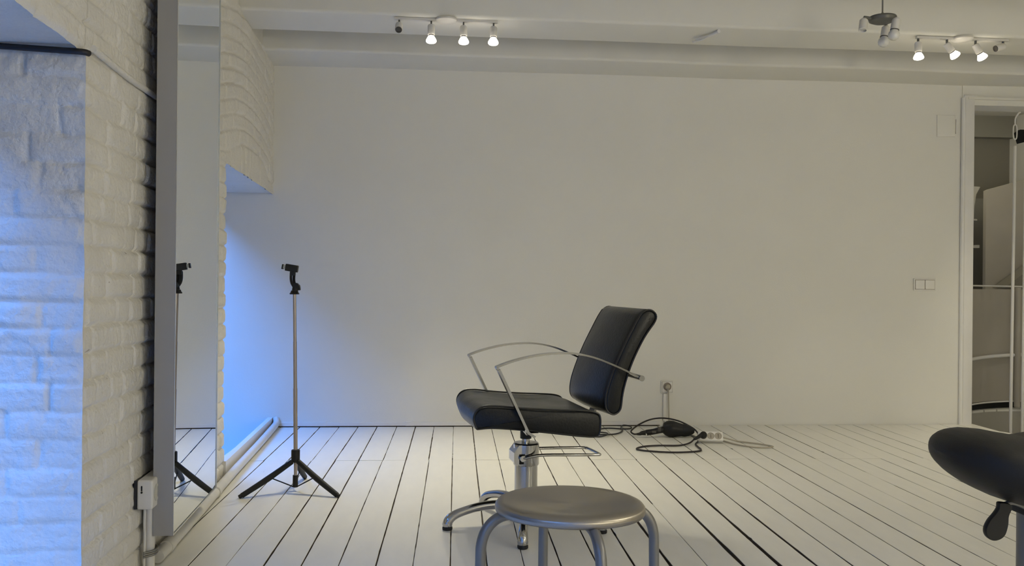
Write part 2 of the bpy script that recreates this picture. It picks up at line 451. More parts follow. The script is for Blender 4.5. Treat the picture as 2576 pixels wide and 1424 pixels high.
# jamb and header of the stair opening
mb = MB()
mb.tube([(3.302, 5.533, -.01), (3.302, 5.533, 1.), (3.304, 5.533, 2.14)], .014, 12)
mb.box(3.306, 3.376, 5.525, 5.70, -.02, 2.16, bev=.006)
struct(mb, 'trim_1', M['trim'])
mb = MB()
mb.box(3.30, 5.3, 5.54, 5.72, 2.095, 2.5)
mb.box(3.33, 5.3, 5.52, 5.56, 2.13, 2.145)
struct(mb, 'trim_2', M['ceil'])
mb = MB(); mb.box(5.2, 5.35, -2.4, 8.2, -1.6, 2.7); struct(mb, 'wall_right', M['wall'])
mb = MB(); mb.box(-1.62, 5.35, -2.5, -2.35, -.1, 2.7); struct(mb, 'wall_front', M['wall'])
# ceiling with its beams (soft plastered edges)
mb = MB()
mb.box(-1.62, 5.35, -2.5, 8.2, 2.50, 2.60)
struct(mb, 'ceiling', M['ceil'])
def beam(name, y0, y1, z, r=.018, x0=-1.35, x1=5.2, yo=0.):
    """beam across the room; y0 and y1 at x=0, running parallel to the back wall"""
    mb = MB()
    sec = [(y0, 2.52)]
    for t in np.linspace(0, 1, 6): a = t*PI/2; sec.append((y0+r*(1-math.cos(a)), z+r*(1-math.sin(a))))
    for t in np.linspace(0, 1, 8): a = t*PI/2; sec.append((y1-.05*(1-math.sin(a)), z+.05*(1-math.cos(a))))
    sec.append((y1, 2.52))
    rings = []
    for x in np.linspace(x0, x1, 40):
        w = .004*float(vnoise(x, y0, .5, 33)); rings.append([(x, y+.0275*x+w, zz+.006*float(vnoise(x, y0+3, .8, 35))) for y, zz in sec])
    mb.rings(rings, True)
    return struct(mb, name, M['ceil'])
beam('trim_3', 4.385, 4.76, CZ)
beam('trim_4', 5.13, 5.60, CZ)
for i, yy in enumerate((3.42, 2.45, 1.48, .5, -.5, -1.5)): beam('trim_%d' % (5+i), yy-.20, yy+.20, CZ+.02)

# baseboard strip of the back wall, the board across the far niche
mb = MB()
for (x0, x1, h, th) in ((-1.10, -.80, .026, .016), (-.80, -.30, .022, .014), (-.31, -.26, .029, .019), (-.26, 1.30, .025, .017)):
    mb.add([(x, YB(x)-t, z) for z in (0.006, h+.003) for (x, t) in ((x0, th), (x1, th), (x1, -.01), (x0, -.01))], [(0, 3, 2, 1), (4, 5, 6, 7), (0, 1, 5, 4), (1, 2, 6, 5), (2, 3, 7, 6), (3, 0, 4, 7)])
mb.add([(x, YB(x)-.002, z) for z in (-.02, .009) for x in (-1.1, 1.3)], [(0, 1, 3, 2)], 1)
struct(mb, 'baseboard_back', [M['trim'], M['gap']])
mb = MB()
q = [(S_F0-.02, .008), (S_F1-.03, .008), (S_F1-.03, -.020), (S_F0-.02, -.020)]
zt = (.078, .058, .058, .078)
mb.add([(*wl(s, t), .0) for s, t in q]+[(*wl(s, t), z) for (s, t), z in zip(q, zt)], [(0, 3, 2, 1), (4, 5, 6, 7), (0, 1, 5, 4), (1, 2, 6, 5), (2, 3, 7, 6), (3, 0, 4, 7)])
struct(mb, 'baseboard_left', M['trim'])

# windows at the outer side of the two niches (out of the frame, the daylight comes through them)
def window(name, s0, s1, z0, z1):
    mb = MB(); t0, t1 = -T_WALL+.02, -T_WALL+.07
    for (a, b, c, d) in ((s0, s0+.05, z0, z1), (s1-.05, s1, z0, z1), (s0, s1, z0, z0+.05), (s0, s1, z1-.05, z1), ((s0+s1)/2-.025, (s0+s1)/2+.025, z0, z1)):
        quadbox(mb, a, b, t0, t1, c, d)
    w = struct(mb, name, M['winframe'])
    g = MB(); quadbox(g, s0+.04, s1-.04, t0+.02, t0+.026, z0+.04, z1-.04); g.build('pane', M['pane'], w)
window('window_1', S_N0, S_N1+.01, .10, Z_L)
window('window_2', S_F0, S_F1+.02, -.28, Z_LF)
# unseen wall, added and sized to cut the low sky
mb = MB(); quadbox(mb, -60, 60, -4.4, -4.0, -1.2, 4.2)
struct(mb, 'sky_blocker_outside', M['facade'])
mb = MB(); quadbox(mb, -60, 60, -4.0, -T_WALL, -1.4, -.6); struct(mb, 'ground_outside', M['facade'])

# ------------------------------------------------------------------ stairwell behind the opening
def arcstrip(mb, c, r, a0, a1, z0a, z1a, z0b, z1b, th=.008, n=36, mi=0):
    rings = []
    for i in range(n+1):
        t = i/n; a = R(a0+(a1-a0)*t); zl = z0a+(z0b-z0a)*t; zh = z1a+(z1b-z1a)*t
        ca, sa = math.cos(a), math.sin(a)
        rings.append([(c[0]+r*ca, c[1]+r*sa, zl), (c[0]+r*ca, c[1]+r*sa, zh), (c[0]+(r+th)*ca, c[1]+(r+th)*sa, zh), (c[0]+(r+th)*ca, c[1]+(r+th)*sa, zl)])
    mb.rings(rings, True, mi)
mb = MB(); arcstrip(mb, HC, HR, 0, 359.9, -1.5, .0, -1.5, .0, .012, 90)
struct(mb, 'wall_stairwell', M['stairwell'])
mb = MB(); mb.box(3.2, 5.2, 4.5, 6.5, -1.6, -1.5); struct(mb, 'floor_lower', M['stairwell'])
bal = thing('stair_balustrade', 'curved white sheet metal balustrade with mid rail round the stairwell', 'railing', (HC[0], HC[1]+HR, 0))
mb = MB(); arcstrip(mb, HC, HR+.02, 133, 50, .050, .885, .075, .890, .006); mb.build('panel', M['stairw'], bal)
def arcpts(c, r, a0, a1, za, zb, n=16): return [(c[0]+r*math.cos(R(a0+(a1-a0)*i/n)), c[1]+r*math.sin(R(a0+(a1-a0)*i/n)), za+(zb-za)*i/n+.02*math.sin(PI*i/n)*0) for i in range(n+1)]
mb = MB(); mb.tube(arcpts(HC, HR-.02, 133, 50, .375, .43), .014); mb.build('mid_rail', M['trim'], bal)
mb = MB(); mb.tube(arcpts(HC, HR, 133, 50, .912, .905), .0055); mb.build('top_rail', M['trim'], bal)
mb = MB(); mb.tube(arcpts(HC, HR, 133, 50, .045, .072), .006); mb.build('bottom_rail', M['trim'], bal)
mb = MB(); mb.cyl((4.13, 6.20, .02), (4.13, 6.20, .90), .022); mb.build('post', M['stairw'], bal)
mb = MB(); arcstrip(mb, HC, HR+.028, 140, 40, -.004, .055, .018, .08, .01); mb.build('painted_gap_shade', M['gapshade_black'], bal)  # black strip stands in for the shaded gap under the panel
# the room behind
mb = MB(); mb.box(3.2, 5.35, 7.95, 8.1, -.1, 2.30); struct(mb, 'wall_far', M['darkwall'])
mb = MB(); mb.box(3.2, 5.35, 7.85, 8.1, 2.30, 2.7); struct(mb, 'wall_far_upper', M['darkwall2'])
mb = MB(); mb.box(3.15, 3.25, 5.62, 8.1, -.1, 2.7); struct(mb, 'wall_far_left', M['wall'])
mb = MB(); mb.box(3.3, 5.2, 6.6, 7.95, -.06, -.004); struct(mb, 'floor_far', M['floor'])
stc = thing('staircase', 'white enclosed staircase with sloping side panel behind the stairwell', 'staircase', (4.7, 7.1, 0))
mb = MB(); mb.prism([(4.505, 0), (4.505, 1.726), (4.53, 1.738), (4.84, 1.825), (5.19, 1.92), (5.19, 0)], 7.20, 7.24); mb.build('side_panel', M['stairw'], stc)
mb = MB(); mb.prism([(4.56, .90), (4.84, 1.10), (5.19, 1.36), (5.19, .86)], 7.02, 7.19); mb.build('soffit_shadow', M['darkwall'], stc)  # dark wedge paints the shadow triangle under the stair flight
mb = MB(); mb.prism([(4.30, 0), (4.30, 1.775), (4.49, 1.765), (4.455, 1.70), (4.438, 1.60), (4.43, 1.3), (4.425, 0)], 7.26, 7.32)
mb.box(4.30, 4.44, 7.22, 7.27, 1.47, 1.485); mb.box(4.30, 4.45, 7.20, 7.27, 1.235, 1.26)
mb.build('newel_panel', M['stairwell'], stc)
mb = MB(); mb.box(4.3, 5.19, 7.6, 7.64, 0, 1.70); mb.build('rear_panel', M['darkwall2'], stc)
def cable(x0, z0, x1, z1, label):
    t = thing('tension_rod', label, 'rod', (x1, 5.76, z1))
    mb = MB(); mb.tube([(x0, 5.76, z0-.06), (x1, 5.76, z1)], .0105, smooth=False); mb.build('rod', M['trim'], t)
    mb = MB()
    mb.tube([(x0-.012, 5.76, z0), (x0-.012, 5.76, z0+.07), (x0, 5.76, z0+.085), (x0+.012, 5.76, z0+.07), (x0+.012, 5.76, z0), (x0, 5.76, z0-.015)], .004, closed=True, sub=3)
    mb.tube([(x0, 5.76, z0+.08), (x0+.002, 5.76, z0+.13), (x0+.03, 5.76, z0+.17), (x0+.035, 5.76, 2.095)], .005)
    mb.build('turnbuckle', M['trim'], t)
    return t
cable(3.806, 1.93, 3.786, -.9, 'white tension rod with turnbuckle, the left one of the pair in the stair opening')
TR_ = cable(3.885, 1.99, 3.872, -.9, 'white tension rod at the right border of the stair opening')
mb = MB(); mb.prism([(3.822, 1.965), (3.85, 1.985), (3.883, 1.985), (3.883, 1.90), (3.845, 1.89)], 5.77, 5.80); mb.build('bracket', M['gapshade_black'], TR_)


# ------------------------------------------------------------------ wall fittings
# light switch
def plate(x, z, w, h, name, label, cat):
    return thing(name, label, cat, (x, YB(x), z), math.atan(.0175))
t = plate(3.050, .914, 0, 0, 'light_switch', 'white double rocker light switch near the stair opening', 'switch')
mb = MB(); mb.box(-.074, .074, -.012, .001, -.040, .040, bev=.004); mb.build('switch_frame', M['whiter'], t, world=False)
mb = MB(); mb.box(-.067, .067, -.0128, -.010, -.032, .032); mb.build('painted_shadow_line', M['groove'], t, world=False)  # dark box paints the shadow line around the rockers
for s_ in (-1, 1):
    mb = MB(); mb.box(s_*.0335-.031, s_*.0335+.031, -.0175, -.009, -.0295, .0295, bev=.003); mb.build('rocker', M['whiter'], t, world=False)
# access panel
t = plate(3.19, 1.955, 0, 0, 'access_panel', 'small white painted cover panel high on the wall by the stair opening', 'panel')
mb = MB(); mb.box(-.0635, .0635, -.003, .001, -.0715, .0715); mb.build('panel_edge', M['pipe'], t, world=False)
mb = MB(); mb.box(-.062, .062, -.007, .001, -.070, .070, bev=.002); mb.build('cover', M['wall'], t, world=False)
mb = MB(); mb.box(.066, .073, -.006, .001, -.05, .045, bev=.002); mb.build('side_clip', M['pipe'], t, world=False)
# wall outlet with cord and duct
XO = 1.344
t = plate(XO, .246, 0, 0, 'wall_outlet', 'single white wall outlet with a plug in it, low on the back wall', 'outlet')
mb = MB(); mb.box(-.0405, .0405, -.009, .001, -.0405, .0405, bev=.004); mb.build('outlet_frame', M['whiter'], t, world=False)
mb = MB(); mb.box(-.0345, .0345, -.0098, -.008, -.0345, .0345); mb.build('painted_shadow_line', M['groove'], t, world=False)  # dark box paints the shadow line around the insert
mb = MB(); mb.box(-.033, .033, -.0125, -.008, -.033, .033, bev=.0035); mb.build('outlet_insert', M['whiter'], t, world=False)
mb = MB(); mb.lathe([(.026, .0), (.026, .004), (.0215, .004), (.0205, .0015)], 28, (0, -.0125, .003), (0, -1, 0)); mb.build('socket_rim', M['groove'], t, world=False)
t = plate(XO-.007, .10, 0, 0, 'cable_duct', 'narrow white cable duct running down from the wall outlet', 'duct')
mb = MB(); mb.box(-.018, .008, -.014, .001, -.070, .104, bev=.003); mb.build('duct_cover', M['whiter'], t, world=False)
mb = MB(); mb.box(-.010, .004, -.0135, -.011, -.066, -.052); mb.build('label_plate', M['socketin'], t, world=False)
mb = MB(); mb.box(-.008, .0, -.014, .001, -.104, -.070); mb.build('duct_end', M['trim'], t, world=False)
# double outlet box on the brick wall
ob = thing('outlet_box', 'white double outlet box mounted on the brick wall beside the mirror', 'outlet', (*wl(-.085, .0), .247), math.atan2(-D2[0], D2[1]))
mb = MB(); mb.box(.006, .052, -.075, .075, -.045, .045, bev=.006); mb.build('housing', M['white'], ob, world=False)
for yy in (-.036, .036):
    mb = MB(); mb.lathe([(.026, 0), (.026, .0015), (.0205, .002), (.019, -.001), (.0, -.001)], 28, (.0525, yy, .0), (1, 0, 0)); mb.build('socket', M['whitedirty'], ob, world=False)
mb = MB(); mb.box(.018, .022, -.0765, -.0745, .012, .028, bev=.0006); mb.cyl((.020, -.0745, .008), (.020, -.0765, .008), .003); mb.build('screw_slot', M['gapshade_black'], ob, world=False)
mb = MB(); mb.box(-.003, .006, -.072, .072, -.043, .043); mb.build('back_plate', M['cableblk'], ob, world=False)
# conduit under it
cd = thing('conduit', 'white vertical conduit below the outlet box on the brick wall', 'pipe', (*wl(-.07, .03), .0))
mb = MB(); a = wl(-.095, .026); mb.tube([(*a, .001), (*a, .10), (*a, .205)], .0165, 16, smooth=False); mb.build('tube', M['pipe'], cd)
mb = MB(); b = wl(-.120, .018); mb.tube([(*b, .002), (*wl(-.122, .018), .05), (*wl(-.115, .018), .10), (*b, .15), (*wl(-.118, .018), .205)], .004); mb.build('thin_wire', M['pipe'], cd)
mb = MB()
for dz in (0, .006, .012): mb.tube([(*wl(-.13, .018), .050+dz), (*wl(-.110, .046), .053+dz), (*wl(-.080, .046), .056+dz), (*wl(-.06, .02), .056+dz)], .0035)
mb.build('clip', M['steelleg'], cd)
# heating pipe and thin pipe along the foot of the wall
hp = thing('heating_pipe', 'white painted pipe running along the foot of the brick wall', 'pipe', (*wl(.2, .03), 0))
pts = [(*wl(s, .038+.002*math.sin(s*4)), .024) for s in [-.045, 0]+list(np.linspace(.2, 2.50, 20))]+[(*wl(2.57, .036), .03), (*wl(2.60, .03), .05)]
mb = MB(); mb.tube(pts, .020, 18, sub=3); mb.build('main_pipe', M['pipe'], hp)
for s in (.05, .80): mb = MB(); mb.cyl((*wl(s, .038), .024), (*wl(s+.05, .038), .024), .0232); mb.build('coupling', M['pipe'], hp)
mb = MB(); mb.tube([(*wl(.80, .034), .028), (*wl(.805, .034), .045), (*wl(.805, .055), .040), (*wl(.805, .055), .012)], .003); mb.build('pipe_clip', M['pipe'], hp)
# mortar ledge high up, drawn as a tube, and the black cable over the reveal
mb = MB(); mb.tube([(*wl(s, .003), 1.490+.004*math.sin(s*7)) for s in np.linspace(-.56, .55, 12)], .0095, 12)
tag(mb.build('mortar_ledge', M['brick'], loc=(*wl(-.5, .01), 1.492)), 'white painted mortar ledge running level from the black cable to the mirror', 'pipe')
mb = MB()
pp = [(*wl(S_N1-.030, -.44), 1.478), (*wl(S_N1-.028, -.35), 1.476), (*wl(S_N1-.026, -.21), 1.474), (*wl(S_N1-.026, -.05), 1.469), (*wl(S_N1-.022, .000), 1.468), (*wl(S_N1-.008, .010), 1.468)]
mb.tube(pp, .0078, 12)
tag(mb.build('black_cable', M['cableblk'], loc=pp[4]), 'black cable along the top of the blue-lit brick niche', 'cable')
mb = MB()
pp = [(1.345, 4.46, 2.216), (1.33, 4.51, 2.214), (1.30, 4.555, 2.210), (1.285, 4.58, 2.213), (1.255, 4.63, 2.204)]
mb.tube(pp, [.010, .008, .008, .009, .007], 10); mb.tube([(1.31, 4.53, 2.208), (1.29, 4.56, 2.198), (1.262, 4.60, 2.200)], .004, 8)
tag(mb.build('cable_stub', M['trim'], loc=pp[0]), 'white cable stub sticking out of the ceiling beam between the lamp tracks', 'cable')

# ------------------------------------------------------------------ mirror
MA = R(3.6); MX, MY = -.8699, 2.768
mr = thing('wall_mirror', 'tall narrow mirror in a deep grey frame on the brick wall', 'mirror', (MX, MY, .108), MA)
mw, mh, mt = .640, 2.02, .060
mb = MB()
fw = .0045
prof = [(0, 0), (0, mw)]
# frame as four mitred strips around the glass plus a back board
mb.box(-mt, 0, 0, fw, 0, mh); mb.box(-mt, 0, mw-fw, mw, 0, mh); mb.box(-mt, 0, fw, mw-fw, 0, fw); mb.box(-mt, 0, fw, mw-fw, mh-fw, mh); mb.box(-mt, -mt+.004, fw, mw-fw, fw, mh-fw)
mb.build('mirror_frame', M['mframe'], mr, world=False)
mb = MB(); mb.box(-.001, .0012, 0, fw, 0, mh); mb.box(-.001, .0012, mw-fw, mw, 0, mh); mb.box(-.001, .0012, fw, mw-fw, 0, fw); mb.box(-.001, .0012, fw, mw-fw, mh-fw, mh); mb.build('polished_edge', M['mrim'], mr, world=False)
mb = MB(); mb.box(-.010, -.0015, fw, mw-fw, fw, mh-fw); mb.build('mirror_pane', M['mirror'], mr, world=False)
for zz in (.35, 1.6):
    for yy in (.30, .42): mb = MB(); mb.box(-mt-.045, -mt, yy, yy+.04, zz, zz+.05); mb.build('wall_bracket', M['blackmt'], mr, world=False)

# ------------------------------------------------------------------ lamp tracks
def spot_head(parent, x, y, z, aim, lit, kind='led'):
    """bracket, cylinder socket and reflector bulb; (x, y, z) the point on the track, aim the direction of the bulb"""
    A = Vector(aim).normalized(); p = Vector((x, y, z))
    j = p+Vector((0, 0, -.026))
    mb = MB(); mb.box(x-.004, x+.004, y-.006, y+.006, z-.028, z, bev=.0015); mb.cyl(j+Vector((0, -.008, 0)), j+Vector((0, .008, 0)), .007, 12)
    br = mb.build('bracket', M['lampgrey'], parent)
    s0 = j-A*.008
    mb = MB(); mb.lathe([(.0, 0), (.015, .001), (.0185, .008), (.0185, .050), (.0165, .053), (.0, .053)], 24, s0, A); mb.build('lamp_socket', M['lampwhite'], parent)
    b0 = s0+A*.050
    if lit:
        mb = MB(); mb.lathe([(.0, 0), (.0135, 0), (.0145, .008), (.0140, .010)], 24, b0, A); mb.build('bulb_base', M['ringblk'], parent)
        mb = MB(); mb.lathe([(.0125, .006), (.0160, .012), (.0220, .022), (.0260, .031), (.0264, .036), (.0235, .0405), (.015, .044), (.0, .0455)], 28, b0, A)
        mb.build('bulb', M['bulb'], parent)
        l = bpy.data.lights.new('spot', 'SPOT'); l.energy = 30; l.color = (1, .92, .70); l.spot_size = R(88); l.spot_blend = 1.; l.shadow_soft_size = .028
        lo = bpy.data.objects.new('bulb_light', l); C.objects.link(lo); lo.location = b0+A*.062
        lo.rotation_euler = A.to_track_quat('-Z', 'Y').to_euler()
        LIGHTS.append((l, kind))
    else:
        mb = MB(); mb.lathe([(.0, .0), (.0165, 0), (.0165, .004), (.012, .004), (.012, .001), (.0, .001)], 24, b0+A*.003, A); mb.build('socket_opening', M['ringblk'], parent)
LIGHTS = []
def track(name, label, x0, x1, heads, kind):
    y0 = 4.418+.0275*x0; y1 = 4.418+.0275*x1
    t = thing(name, label, 'track light', ((x0+x1)/2, (y0+y1)/2, CZ))
    mb = MB()
    xm = (x0+x1)/2
    mb.bar([(x0, y0, CZ-.006), (x1, y1, CZ-.006)], .022, .012, (0, 1, 0))
    mb.build('rail', M['lampwhite'], t)
    mb = MB(); mb.lathe([(.0, 0), (.055, 0), (.055, .008), (.040, .016), (.0, .018)], 32, (xm, (y0+y1)/2, CZ-.001), (0, 0, -1)); mb.build('mount_plate', M['lampwhite'], t)
    for (x, aim, lit) in heads: spot_head(t, x, 4.418+.0275*x, CZ-.012, aim, lit, kind)
    return t
track('track_light', 'white four-socket ceiling track with three lit spots, left of the two', -.325, .195,
      [(-.300, (.0, -.72, -.70), False), (-.140, (.01, -.10, -1), True), (.022, (.02, -.08, -1), True), (.174, (-.02, -.14, -1), True)], 'L')
t = track('track_light', 'white four-socket ceiling track with three lit spots, near the stair opening', 2.415, 2.925,
      [(2.425, (.02, -.05, -1), True), (2.585, (.62, .05, -.72), True), (2.745, (.55, .05, -.82), True), (2.90, (-.95, -.1, -.30), False)], 'R')

# pendant spot fitting in front of the beam
pd = thing('pendant_spotlight', 'grey pendant fitting with three unlit white spots on a rod', 'lamp', (1.939, 3.9, 2.13))
mb = MB(); mb.lathe([(.0, -.018), (.040, -.018), (.058, -.010), (.062, .002), (.058, .010), (.030, .014), (.0, .015)], 40, (1.939, 3.9, 2.128)); mb.build('canopy', M['lampgrey'], pd)
mb = MB(); mb.tube([(1.939, 3.9, 2.14), (1.938, 3.9, 2.51)], .0035, 10, smooth=False); mb.lathe([(.009, 0), (.007, .012), (.004, .018)], 16, (1.939, 3.9, 2.140)); mb.build('hanging_rod', M['steelleg'], pd)
for i, (ax, ay, aim, off) in enumerate(((-.092, -.01, (-.22, -.25, -1), 0), (.046, -.040, (-.18, -.05, -1), 1), (.060, .085, (-.22, -.15, -1), 1))):
    bx, by, bz = 1.939+ax, 3.9+ay, 2.126
    L_ = math.hypot(ax, ay)
    mb = MB(); mb.tube([(1.939+ax*.5, 3.9+ay*.5, bz), (bx, by, bz+.003)], .0075, 12, smooth=False); mb.build('arm', M['lampgrey'], pd)
    A = Vector(aim).normalized(); s0 = Vector((bx, by, bz-.004))
    mb = MB(); mb.lathe([(.0, 0), (.012, .001), (.0185, .009), (.0190, .058), (.0165, .060), (.0165, .052), (.0, .052)], 28, s0, A); hd = mb.build('spot_head', M['lampwhite'], pd)
    if off:
        mb = MB(); mb.lathe([(.0195, .056), (.0195, .059), (.017, .0595)], 28, s0, A); mb.build('seal_ring', M['ringblk'], pd)
        mb = MB(); mb.lathe([(.0165, .056), (.0175, .062), (.0235, .072), (.0252, .082), (.0225, .094), (.015, .1015), (.0, .105)], 28, s0, A); mb.build('bulb', M['glassoff'], pd)

# ------------------------------------------------------------------ phone tripod
tp = thing('phone_tripod', 'black phone tripod with bare metal pole standing by the far niche', 'tripod', (-.686, 3.80, 0))
PXc, PYc = -.686, 3.80
mb = MB(); mb.tube([(PXc+.003, PYc, .155), (PXc-.001, PYc, .44)], .0088, 16, smooth=False); mb.tube([(PXc-.001, PYc, .44), (PXc-.004, PYc, .64)], .0076, 16, smooth=False)
mb.tube([(PXc-.004, PYc, .64), (PXc-.008, PYc, .845)], .0068, 16, smooth=False); mb.cyl((PXc+.004, PYc, .055), (PXc+.003, PYc, .16), .0075); mb.build('pole', M['copper'], tp)
mb = MB(); mb.lathe([(.0, 0), (.0165, .002), (.0185, .008), (.0185, .052), (.0165, .055), (.0, .055)], 20, (PXc+.003, PYc, .122)); mb.build('collar', M['blackpl'], tp)
mb = MB(); mb.lathe([(.0, 0), (.0115, .001), (.0115, .052), (.0, .053)], 20, (PXc+.003, PYc, .016)); mb.build('lower_hub', M['blackpl'], tp)
for ang in (212, 329, 89):
    a = R(ang); dx, dy = math.cos(a), math.sin(a); rr = .228
    foot = (PXc+dx*rr, PYc+dy*rr, .010); top = (PXc+.003+dx*.016, PYc+dy*.016, .127)
    mid = (PXc+dx*.12+.001, PYc+dy*.12, .066)
    mb = MB(); mb.tube([top, mid, foot], [.0110, .0128, .0110], 14, sub=4); mb.build('leg', M['blackmt'], tp)
    mb = MB(); f2 = (PXc+dx*(rr+.006), PYc+dy*(rr+.006), .0085); mb.lathe([(.0, -.012), (.0085, -.010), (.0085, .006), (.0, .0085)], 14, f2, Vector(foot)-Vector(mid)); mb.build('foot', M['rubber'], tp)
    mb = MB(); mb.tube([(PXc+.003+dx*.010, PYc+dy*.010, .020), (PXc+dx*.108, PYc+dy*.108, .070)], .0026, 8, smooth=False); mb.build('brace', M['blackmt'], tp)
hx, hz = PXc-.008, .845
mb = MB()
mb.lathe([(.0, -.004), (.020, -.004), (.021, .0), (.017, .004), (.0145, .012), (.0, .016)], 20, (hx, PYc, hz+.002))
mb.tube([(hx+.002, PYc, hz+.014), (hx+.005, PYc, hz+.030)], [.0135, .013], 14, smooth=False)
mb.cyl((hx+.006, PYc-.012, hz+.034), (hx+.006, PYc+.012, hz+.034), .0135)
mb.lathe([(.0, 0), (.011, 0), (.012, .003), (.012, .010), (.0, .011)], 9, (hx+.014, PYc, hz+.026), (1, 0, .15))
mb.build('ball_head', M['blackpl'], tp)
mb = MB()
mb.tube([(hx-.003, PYc, hz+.030), (hx-.012, PYc, hz+.046), (hx-.0155, PYc, hz+.066), (hx-.015, PYc, hz+.092)], [.0042]*4, 10, sub=5, sx=2.2)
mb.tube([(hx+.004, PYc, hz+.036), (hx-.001, PYc, hz+.048), (hx-.003, PYc, hz+.066), (hx-.001, PYc, hz+.096)], [.0042]*4, 10, sub=5, sx=2.2)
mb.box(hx-.019, hx+.003, PYc-.009, PYc+.009, hz+.078, hz+.102, bev=.002)
mb.build('swan_arm', M['blackpl'], tp)
cl = MB()
def rotbox(mb, c, hx_, hy_, hz_, rot, bev=.002):
    q = MB(); q.box(-hx_, hx_, -hy_, hy_, -hz_, hz_, bev=bev)
    mm = Matrix.Translation(c) @ Matrix.Rotation(rot, 4, 'Y')
    mb.add([mm @ Vector(v) for v in q.v], q.f)
rotbox(cl, (hx-.012, PYc, hz+.110), .0265, .014, .0150, R(9), .003)
cl.build('phone_clamp', M['blackpl'], tp)
cl = MB(); rotbox(cl, (hx-.041, PYc, hz+.115), .0075, .011, .0075, R(9), .001); cl.build('clamp_pad', M['clip'], tp)
cl = MB(); rotbox(cl, (hx-.0500, PYc, hz+.1160), .0032, .012, .0105, R(9), .001); cl.build('clamp_jaw', M['blackpl'], tp)

# ------------------------------------------------------------------ salon chair
PHI = R(10)
ch = thing('salon_chair', 'black leather salon chair with chrome arms and hydraulic foot', 'chair', (.262, 3.25, 0), PHI)
def inset(poly, d):
    n = len(poly); out = []
    area = sum(poly[i][0]*poly[(i+1) % n][1]-poly[(i+1) % n][0]*poly[i][1] for i in range(n))
    sg = 1 if area > 0 else -1
    for i in range(n):
        a = Vector(poly[i-1]); b = Vector(poly[i]); c = Vector(poly[(i+1) % n])
        e1 = (b-a).normalized(); e2 = (c-b).normalized(); n1 = Vector((-e1.y, e1.x))*sg; n2 = Vector((-e2.y, e2.x))*sg
        nn = (n1+n2); nn = nn/max(.5, nn.length_squared)*2 if nn.length > 0 else n1
        out.append((b.x+nn.x*d*.5*1.0*(2/2), b.y+nn.y*d*.5))
    return out
def closed_cr(pts, sub=6):
    P = [Vector(p) for p in pts]; m = len(P); out = []
    for i in range(m):
        p0, p1, p2, p3 = P[i-1], P[i], P[(i+1) % m], P[(i+2) % m]
        for k in range(sub):
            t = k/sub; out.append(tuple(.5*((2*p1)+(p2-p0)*t+(2*p0-5*p1+4*p2-p3)*t*t+(3*p1-p0-3*p2+p3)*t**3)))
    return out
def cushion(mb, prof, w, rnd=.012, crown=None):
    ys = []
    for t in (0, .35, .7, 1): ys.append((-w+rnd*(1-math.sin((1-t)*PI/2)) if False else -w+rnd*(1-math.cos(t*PI/2)), rnd*(1-math.sin(t*PI/2))))
    mids = np.linspace(-w+rnd, w-rnd, 17)[1:-1]
    secs = ys+[(float(m), 0) for m in mids]+[(-y, i) for y, i in ys[::-1]]
    rings = []
    for y, ins in secs:
        pl = inset(prof, ins) if ins > 1e-6 else prof
        ring = []
        for (x, z) in pl:
            if crown: x, z = crown(x, y, z)
            ring.append((x, y, z))
        rings.append(ring)
    mb.rings(rings, True)
SW = .235
seat_prof = closed_cr([(-.236, .402), (-.246, .432), (-.240, .458), (-.218, .476), (-.180, .480), (-.08, .470), (.04, .461), (.15, .455), (.195, .447), (.211, .432), (.213, .40), (.206, .366), (.17, .359), (.05, .374), (-.08, .391), (-.18, .400), (-.225, .398)], 4)
def seat_crown(x, y, z):
    u = 1-(y/SW)**2
    if z > .43: z -= .012*u*math.exp(-((x+.01)/.16)**2)   # worn hollow
    if z > .43: z -= .010*max(0, abs(y)-.13)/.1*.3
    z += .0025*float(vnoise(x, y, .06, 5))
    if y > 0 and x < 0: x += .024*(y/SW)**1.5*min(1, -x/.2)
    return x, z
mb = MB(); cushion(mb, seat_prof, SW, .016, seat_crown); seat = mb.build('seat', M['leather'], ch, world=False, auto=50)
for s_ in (-1, 1):
    mb = MB(); pf = inset(seat_prof, .004); mb.tube([(x, s_*(SW-.003), z+(.001)) for x, z in (((x+(.024*min(1, -x/.2) if (s_ > 0 and x < 0) else 0)), z) for x, z in pf[::2])], .0034, 8, closed=True, sub=2); mb.build('seat_piping', M['piping'], ch, world=False)
back_near = [(.372, .799), (.396, .810), (.418, .804), (.431, .784), (.420, .756), (.394, .722), (.366, .674), (.341, .622), (.320, .566), (.305, .510), (.300, .470), (.293, .446), (.272, .432), (.251, .438), (.237, .457), (.235, .488), (.242, .528), (.264, .592), (.294, .661), (.325, .721), (.350, .768)]
BW = .212
bp = closed_cr(back_near, 3)
def back_crown(x, y, z):
    u = 1-(y/BW)**2
    # front face swells a little, corners fall back
    front = 1 if (x < .36 + (z-.6)*.0) else 0
    k = (z-.43)/.375
    mid = .24+.11*k+(.02*math.sin(PI*max(0, min(1, k))))
    if x < .29+.10*k: x -= .016*u
    return x, z
mb = MB(); cushion(mb, bp, BW, .022, back_crown); mb.build('backrest', M['leather'], ch, world=False, auto=50)
for s_ in (-1, 1):
    mb = MB(); pf = inset(bp, .005); mb.tube([(x, s_*(BW-.003), z) for x, z in pf[::2]], .0036, 8, closed=True, sub=2); mb.build('backrest_piping', M['piping'], ch, world=False)
mb = MB(); mb.bar([(.16, 0, .358), (.215, 0, .362), (.245, 0, .385), (.262, 0, .42), (.275, 0, .48)], .055, .008, (0, 1, 0)); mb.build('back_support', M['steelleg'], ch, world=False)
